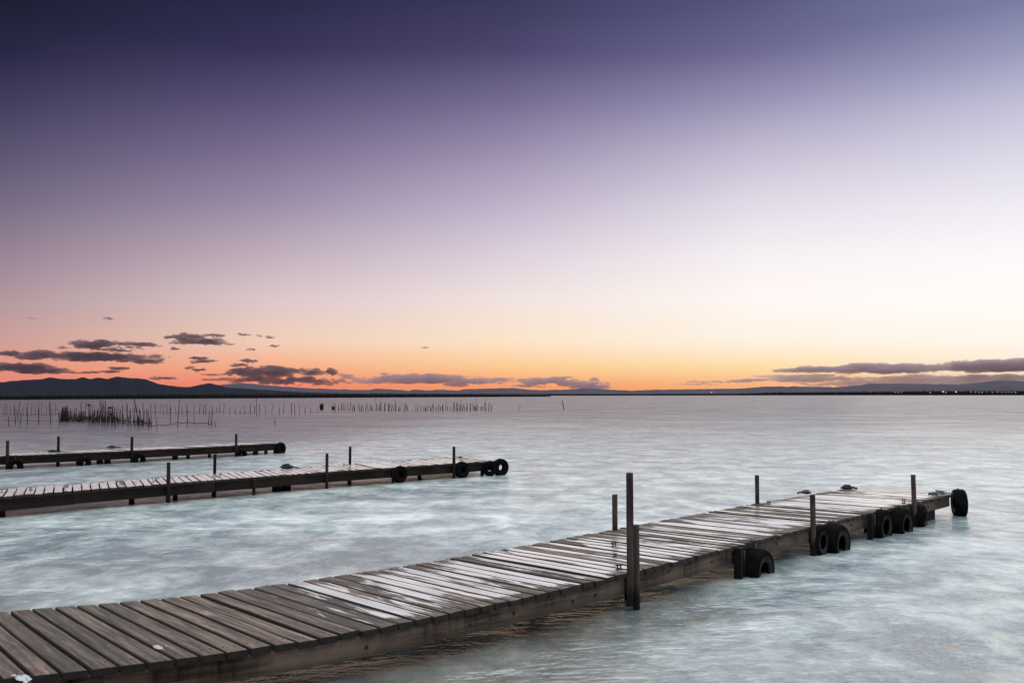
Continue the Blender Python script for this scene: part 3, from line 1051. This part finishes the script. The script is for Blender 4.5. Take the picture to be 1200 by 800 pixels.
cord([(177, 500, .1), (184, 500, .12), (199, 498, .1), (208, 496.5, .12), (219, 496.3, .1), (243, 497, .1), (250, 498, .1)], .022, 'dark float line of a net sagging between the separate stakes')
cord([(2, 492.5, .08), (30, 493, .05), (60, 493.5, .08), (73, 494, .1)], .014, 'dark net line along the nearer stakes at the far left')
cord([(2, 486, .12), (20, 486.2, .1), (45, 486.5, .12), (72, 486, .1)], .018, 'dark net line along the faint back row at the far left')
cord([(138, 486, .6), (160, 486, .3), (182, 485, .2), (220, 485, .2), (258, 485, .2), (300, 485, .15)], .016, 'dark net line through the sparse left part of the long far row')

# ------------------------------------------------------------------ far shore and hills
M_SHORE = mat_plain('reed_bank', (0.004, 0.004, 0.004), (0.012, 0.011, 0.011), 0.2, 0.95, 0.3, 0.3, 0.1)
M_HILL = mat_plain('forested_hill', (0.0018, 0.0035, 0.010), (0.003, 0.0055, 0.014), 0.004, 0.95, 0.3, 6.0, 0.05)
M_HILL2 = mat_plain('far_hill', (0.034, 0.031, 0.044), (0.056, 0.048, 0.062), 0.003, 0.95, 0.3, 8.0, 0.05)  # distance haze put into the base colour as a paler mauve


def ridge(name, pts, Y, depth, mat, rough=0.35, step=1.2, seed=0, kind='structure'):
    xs = [p[0] for p in pts]
    ys = [p[1] for p in pts]
    x = xs[0]
    cols = []
    while x <= xs[-1] + 1e-6:
        y = float(np.interp(x, xs, ys))
        y += rough * (noise.fractal(Vector((x * .11, seed, 0)), 1.0, 2.0, 4))
        cols.append((x, y))
        x += step
    bm = bmesh.new()
    grid = []
    prof = [(-1.0, -0.05), (-.8, .10), (-.6, .28), (-.4, .50), (-.2, .78), (0, 1.0), (.3, .72), (.65, .35), (1.0, -0.05)]
    for x, y in cols:
        q = at_y(x, y, Y)
        col = []
        for j, (d_, hh) in enumerate(prof):
            yy = Y + d_ * depth
            nz = noise.fractal(Vector((x * .06, d_ * 2.2, seed + 5)), 1.0, 2.0, 4) * 0.16 if j not in (0, 5, 8) else 0
            col.append(bm.verts.new((q.x * (yy / Y) if yy > 0 else q.x, yy, max(-6, q.z * max(-.05, hh + nz * (1 - hh * .3))))))
        grid.append(col)
    for a, b in zip(grid, grid[1:]):
        for j in range(len(prof) - 1):
            bm.faces.new((a[j], b[j], b[j + 1], a[j + 1]))
    return tag(obj(name, bm, mat, smooth=True), kind=kind)


HL = [(-140, 446), (-60, 447), (2, 447.5), (25, 445.3), (50, 444), (58, 441.8), (70, 443.6), (88, 444.2), (97, 441.6), (106, 444), (115, 442), (126, 444), (136, 441), (150, 442.6), (170, 443.6), (178, 447), (188, 450),
      (205, 452.5), (222, 453.5), (235, 450.5), (245, 448.6), (256, 451), (266, 454), (300, 456), (350, 459), (400, 461), (440, 461.8)]
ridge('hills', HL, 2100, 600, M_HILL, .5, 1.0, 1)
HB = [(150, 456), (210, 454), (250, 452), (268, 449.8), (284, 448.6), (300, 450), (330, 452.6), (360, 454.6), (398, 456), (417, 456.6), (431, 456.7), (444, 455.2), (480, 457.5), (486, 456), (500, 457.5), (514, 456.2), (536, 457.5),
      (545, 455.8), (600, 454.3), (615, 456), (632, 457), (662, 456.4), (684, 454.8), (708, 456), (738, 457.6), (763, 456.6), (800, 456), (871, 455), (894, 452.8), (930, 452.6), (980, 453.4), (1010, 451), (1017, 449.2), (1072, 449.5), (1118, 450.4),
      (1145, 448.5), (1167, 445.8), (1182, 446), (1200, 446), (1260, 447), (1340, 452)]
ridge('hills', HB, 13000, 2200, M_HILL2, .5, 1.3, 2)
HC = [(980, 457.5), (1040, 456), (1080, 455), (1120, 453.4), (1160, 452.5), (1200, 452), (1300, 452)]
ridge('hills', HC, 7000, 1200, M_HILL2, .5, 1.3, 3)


def shore(name, pts_front, h_px, seed, label=None):
    """low reed bank: front waterline in photo pixels, reed-top heights in pixels"""
    bm = bmesh.new()
    cols = []
    xs = [p[0] for p in pts_front]
    ys = [p[1] for p in pts_front]
    hs = [p[2] for p in pts_front]
    x = xs[0]
    while x <= xs[-1]:
        y = float(np.interp(x, xs, ys))
        p = at_z(x, y, 0)
        hh = float(np.interp(x, xs, hs)) * (1 + .26 * noise.fractal(Vector((x * .33, seed, 0)), 1.0, 2.0, 4)) * p.y / F
        dr = Vector((p.x, p.y, 0)).normalized()
        dp = min(120, p.y * .12)
        cols.append([bm.verts.new((p.x, p.y, -.2)), bm.verts.new((p.x + dr.x * .5, p.y + dr.y * .5, hh * .7)),
                     bm.verts.new((p.x + dr.x * 3, p.y + dr.y * 3, hh)), bm.verts.new((p.x + dr.x * dp, p.y + dr.y * dp, hh * 1.0)), bm.verts.new((p.x + dr.x * (dp + 6), p.y + dr.y * (dp + 6), -.2))])
        x += .8
    for a, b in zip(cols, cols[1:]):
        for j in range(4):
            bm.faces.new((a[j], b[j], b[j + 1], a[j + 1]))
    return tag(obj(name, bm, M_SHORE), kind='structure')


shore('reed_bank', [(-120, 468.8, 6), (0, 468.2, 6), (200, 467, 6.3), (400, 465.8, 5.2), (560, 465, 3.5), (640, 464.6, 2.2), (646, 464.5, .3)], 0, 1)
shore('far_shore', [(400, 463.6, 2.5), (700, 463.4, 2.0), (860, 463.2, 2.2), (900, 463.1, 3.4), (1000, 463.0, 4.0), (1100, 463.0, 5), (1200, 463.0, 5.2), (1330, 463.0, 5)], 0, 2)


def lamp_mat():
    m, t, b = material('lit_lamp')
    b.inputs['Base Color'].default_value = (0.8, 0.7, 0.5, 1)
    b.inputs['Emission Color'].default_value = (1.0, 0.78, 0.5, 1)
    b.inputs['Emission Strength'].default_value = 0.9
    return m


M_LAMP = lamp_mat()
YL = at_z(1000, 463.0, 0).y - 6


def lamp(x, y, s, label, group=None):
    p = at_y(x, y, YL)
    e = empty('shore_lamp', (p.x, p.y, 0), label, 'lamp', group)
    bm = bmesh.new()
    tube(bm, [(0, 0, -.3), (0, 0, p.z)], [.12, .08], 6)
    o = obj('lamp_post', bm, M_STAKE)
    o.parent = e
    bm = bmesh.new()
    bmesh.ops.create_icosphere(bm, subdivisions=2, radius=s * YL / F / 2)
    for v in bm.verts:
        v.co.z *= .8
        v.co.z += p.z
    o = obj('lamp_head', bm, M_LAMP, smooth=True)
    o.parent = e


lamp(834, 459.6, 1.1, 'single small lit lamp on the far shore left of the other lights')
for x in (1049, 1052.5, 1056.5):
    lamp(x, 459.5, .8, 'one of three close dim lamps on the far shore', 'three close dim shore lamps')
lamp(1105, 458.8, 1.6, 'brighter left lamp of the two bright lamps on the far right shore')
lamp(1120.5, 459, 1.7, 'brightest right lamp of the two bright lamps on the far right shore')
for x in (1090, 1108.5, 1138, 1143, 1147, 1151, 1157, 1163, 1169, 1174, 1178, 1182.5, 1186, 1190):
    lamp(x, 459.4 + random.uniform(-.3, .4), random.uniform(.6, 1.0), 'small dim lamp in the string of lights on the far right shore', 'string of small lamps on the far right shore')

# ------------------------------------------------------------------ clouds
YC = 24000.0
PXM = YC / F


def mat_cloud(name, colr, dens):
    m = bpy.data.materials.new(name)
    m.use_nodes = True
    t = NT(m.node_tree)
    for n in list(t.n):
        t.n.remove(n)
    o = t.new('ShaderNodeOutputMaterial')
    v = t.new('ShaderNodeVolumePrincipled')
    v.inputs['Color'].default_value = (*colr, 1)
    v.inputs['Density'].default_value = dens
    v.inputs['Anisotropy'].default_value = 0.2
    t.l.new(v.outputs[0], o.inputs['Volume'])
    return m


M_CL = mat_cloud('dusk_cloud', (0.20, 0.145, 0.20), 0.0065)
M_CPP = mat_cloud('pink_lit_cloud', (0.90, 0.68, 0.69), 0.0046)
M_CP = mat_cloud('pale_dusk_cloud', (0.62, 0.46, 0.51), 0.0062)


def cloud(label, strips, mat, seed, group=None, ry=11, flat=2.0):
    """strips: (x0, y0, x1, y1, half thickness px, count) - soft puffs strewn along each line, fused to one body"""
    rnd = random.Random(seed)
    bm = bmesh.new()
    x_mid = sum((s[0] + s[2]) / 2 for s in strips) / len(strips)
    y_mid = sum((s[1] + s[3]) / 2 for s in strips) / len(strips)
    org = at_y(x_mid, y_mid, YC)
    for x0, y0, x1, y1, th, n in strips:
        ln = abs(x1 - x0)
        for k in range(n):
            f = (k + rnd.random()) / n
            taper = min(1.0, 2.6 * min(f, 1 - f) + 0.30)
            px = x0 + (x1 - x0) * f
            py = y0 + (y1 - y0) * f + rnd.gauss(0, th * .33)
            rz = th * taper * rnd.uniform(.5, 1.1)
            rx = max(rz * flat, min(ln / n * 2.2, rz * 4.0) * rnd.uniform(.7, 1.25)) * rnd.uniform(.8, 1.2)
            c = at_y(px, py, YC) - org
            c.y = rnd.gauss(0, ry * .35) * PXM
            r = bmesh.ops.create_icosphere(bm, subdivisions=2, radius=1.0)
            for v in r['verts']:
                q = v.co
                zz = q.z if q.z > 0 else q.z * .62
                v.co = Vector((c.x + q.x * rx * PXM, c.y + q.y * ry * taper * PXM * .8, c.z + zz * rz * PXM))
    for x0, y0, x1, y1, th, n in strips:
        for k in range(int(n * 1.5)):
            f = rnd.random()
            sgn = rnd.choice((-1, -1, 1))
            py = y0 + (y1 - y0) * f + sgn * th * rnd.uniform(.55, 1.15) * min(1.0, 3 * min(f, 1 - f) + .4)
            rz = rnd.uniform(.3, .8) * min(1.0, .5 + th / 6)
            rx = rz * rnd.uniform(1.6, 4.5)
            c = at_y(x0 + (x1 - x0) * f, py, YC) - org
            r = bmesh.ops.create_icosphere(bm, subdivisions=1, radius=1.0)
            for v in r['verts']:
                v.co = Vector((c.x + v.co.x * rx * PXM, rnd.gauss(0, .5) + v.co.y * 5 * PXM, c.z + v.co.z * rz * PXM))
    tmp = bpy.data.meshes.new('cloud')
    bm.to_mesh(tmp)
    bm.free()
    o = bpy.data.objects.new('cloud', tmp)
    COL.objects.link(o)
    rm = o.modifiers.new('fuse', 'REMESH')
    rm.mode = 'VOXEL'
    rm.voxel_size = 0.36 * PXM
    dg = bpy.context.evaluated_depsgraph_get()
    me = bpy.data.meshes.new_from_object(o.evaluated_get(dg))
    o.modifiers.clear()
    o.data = me
    bpy.data.meshes.remove(tmp)
    co = np.empty(len(me.vertices) * 3, 'f')
    me.vertices.foreach_get('co', co)
    co = co.reshape(-1, 3)
    for i in range(len(co)):
        q = Vector((co[i, 0] / PXM * .20, co[i, 1] / PXM * .08, co[i, 2] / PXM * .42))
        nv = noise.turbulence_vector(q + Vector((seed * 3.1, 0, 0)), 4, False)
        q2 = Vector((co[i, 0] / PXM * .55, co[i, 1] / PXM * .15, co[i, 2] / PXM * 1.1 + seed))
        n2 = noise.turbulence_vector(q2, 3, False)
        co[i, 0] += (nv.x * 3.2 + n2.x * 1.2) * PXM
        co[i, 2] += (nv.z * 1.2 + n2.z * 0.55) * PXM
    me.vertices.foreach_set('co', co.ravel())
    me.update()
    rm = o.modifiers.new('fuse', 'REMESH')
    rm.mode = 'VOXEL'
    rm.voxel_size = 0.36 * PXM
    dg = bpy.context.evaluated_depsgraph_get()
    me2 = bpy.data.meshes.new_from_object(o.evaluated_get(dg))
    o.modifiers.clear()
    o.data = me2
    bpy.data.meshes.remove(me)
    me = me2
    me.materials.clear()
    me.materials.append(mat)
    o.location = org
    tag(o, label, 'cloud', group)
    return o


cloud('longest dark cloud bar at the far left above the mountains', [(-30, 415.0, 200, 419.5, 4.6, 54), (70, 420.5, 160, 421.5, 3.2, 22), (145, 422, 192, 424, 2.8, 14), (10, 415, 60, 413, 2.0, 8)], M_CL, 1, flat=3.0)
cloud('dark cloud below the longest bar, touching the left picture edge', [(-30, 430.5, 66, 431, 5.0, 34), (10, 434, 88, 435.5, 3.2, 24), (90, 437, 118, 436.5, 1.6, 7)], M_CL, 2, flat=3.0)
cloud('dark cloud with a long flat tail just above the longest bar', [(83, 402.5, 132, 404, 4.8, 20), (126, 401.5, 190, 405, 2.6, 20), (100, 409, 160, 411, 1.5, 14), (128, 407, 170, 408, 1.1, 8)], M_CL, 3)
cloud('highest dark two-layered cloud left of the middle', [(193, 395, 240, 394, 3.0, 14), (198, 401, 272, 402, 3.0, 18), (240, 392.5, 262, 393, 1.7, 8), (215, 398, 262, 399, 3.2, 12)], M_CL, 4)
cloud('small dark cloud wisps below the right end of the longest bar', [(118, 436, 140, 435, 1.5, 8), (127, 431, 152, 432.5, 1.9, 9), (174, 443, 207, 443, 1.7, 10)], M_CL, 5)
cloud('small dark cloud pair under the highest two-layered cloud', [(222, 420, 243, 419.5, 1.8, 8), (220, 424, 256, 423, 1.7, 10)], M_CL, 6)
cloud('tiny dark cloud scraps above the mountain saddle', [(217, 432, 225, 430, 1.8, 5), (225, 434, 240, 433, 1.7, 6), (200, 409, 208, 408.5, 1.2, 4)], M_CL, 7)
cloud('bumpy long cloud bank low over the bluish far ridge', [(262, 437, 356, 436, 5.8, 36), (265, 445, 402, 447, 4.8, 38), (356, 436, 380, 436, 3.6, 9), (382, 437, 394, 437, 3.6, 6), (285, 432, 292, 431, 2.6, 4), (305, 431, 330, 431, 3.0, 7), (235, 439, 262, 439, 1.0, 8), (235, 444.5, 266, 444.5, 1.4, 8)], M_CL, 8)
cloud('small ragged cloud just above the bumpy bank', [(268, 428.5, 290, 427, 1.8, 8), (282, 422.5, 290, 421.5, 1.8, 5), (288, 424.5, 301, 423, 1.9, 6)], M_CL, 9)
cloud('long smooth grey cloud low over the middle ridge', [(396, 445.5, 600, 446, 4.8, 48), (440, 442, 545, 441, 3.4, 26), (575, 445.5, 598, 445, 2.0, 8), (446, 438, 453, 438, 1.3, 4), (400, 440, 412, 441, 2.4, 5)], M_CP, 10, flat=3.2)
cloud('low grey cloud with a dark cap left of the sunset glow', [(598, 446, 690, 448.5, 4.0, 28), (645, 442.5, 672, 442.3, 1.1, 10), (660, 451, 715, 454, 4.0, 20), (693, 445, 700, 444.5, 2.0, 4), (690, 448.5, 715, 449, 1.1, 8), (598, 452, 640, 452, 1.6, 10)], M_CP, 11, flat=3.0)
cloud('large dark cloud bank along the upper right of the horizon', [(905, 434.5, 1000, 433, 3.0, 40), (960, 433.5, 1115, 431, 4.8, 60), (1080, 430.5, 1260, 424, 5.8, 70), (1120, 433, 1260, 429, 4.2, 44), (1000, 430, 1060, 428, 1.8, 16)], M_CP, 12, ry=12, flat=4.5)
cloud('pale lower cloud band under the large right hand bank', [(880, 441.5, 960, 441, 1.6, 22), (895, 445, 1010, 443.5, 3.0, 48), (1000, 445, 1260, 442, 4.0, 84), (930, 450, 1250, 449, 3.6, 76), (880, 441, 1000, 439.5, 1.4, 34)], M_CPP, 13, flat=5.0)
cloud('thin dark cloud streak right of the sunset glow', [(798, 447.3, 880, 447.6, 1.0, 26), (850, 446, 900, 445.5, 1.6, 16), (790, 450, 845, 450.5, .7, 18)], M_CP, 14)
GF = 'tiny cloud flecks high above the left clouds'
for i, (x0, y0, x1, th) in enumerate([(279, 392.5, 292, 1.5), (300, 393.5, 306, .9), (312, 395.5, 320, 1.2), (317, 405.2, 327, 1.1), (34, 373.5, 43, .8), (122, 373.5, 132, 1.1), (292, 409.5, 299, 1.2), (494, 407.5, 502, .7), (68, 407.5, 83, .9)]):
    cloud('tiny dark cloud fleck in clear sky above the left clouds', [(x0, y0, x1, y0 - .3, th, 6)], M_CL, 30 + i, GF, ry=7)

# ------------------------------------------------------------------ air
bm = bmesh.new()
box(bm, (0, 7650), 18400, 15600, -7.5, 190.0)
mh = bpy.data.materials.new('evening_haze')
mh.use_nodes = True
t = NT(mh.node_tree)
for n in list(t.n):
    t.n.remove(n)
o = t.new('ShaderNodeOutputMaterial')
v = t.new('ShaderNodeVolumePrincipled')
v.inputs['Color'].default_value = (0.62, 0.58, 0.86, 1)
v.inputs['Density'].default_value = 0.65e-5
t.l.new(v.outputs[0], o.inputs['Volume'])
tag(obj('haze', bm, mh), kind='stuff')
SC.cycles.volume_bounces = 1
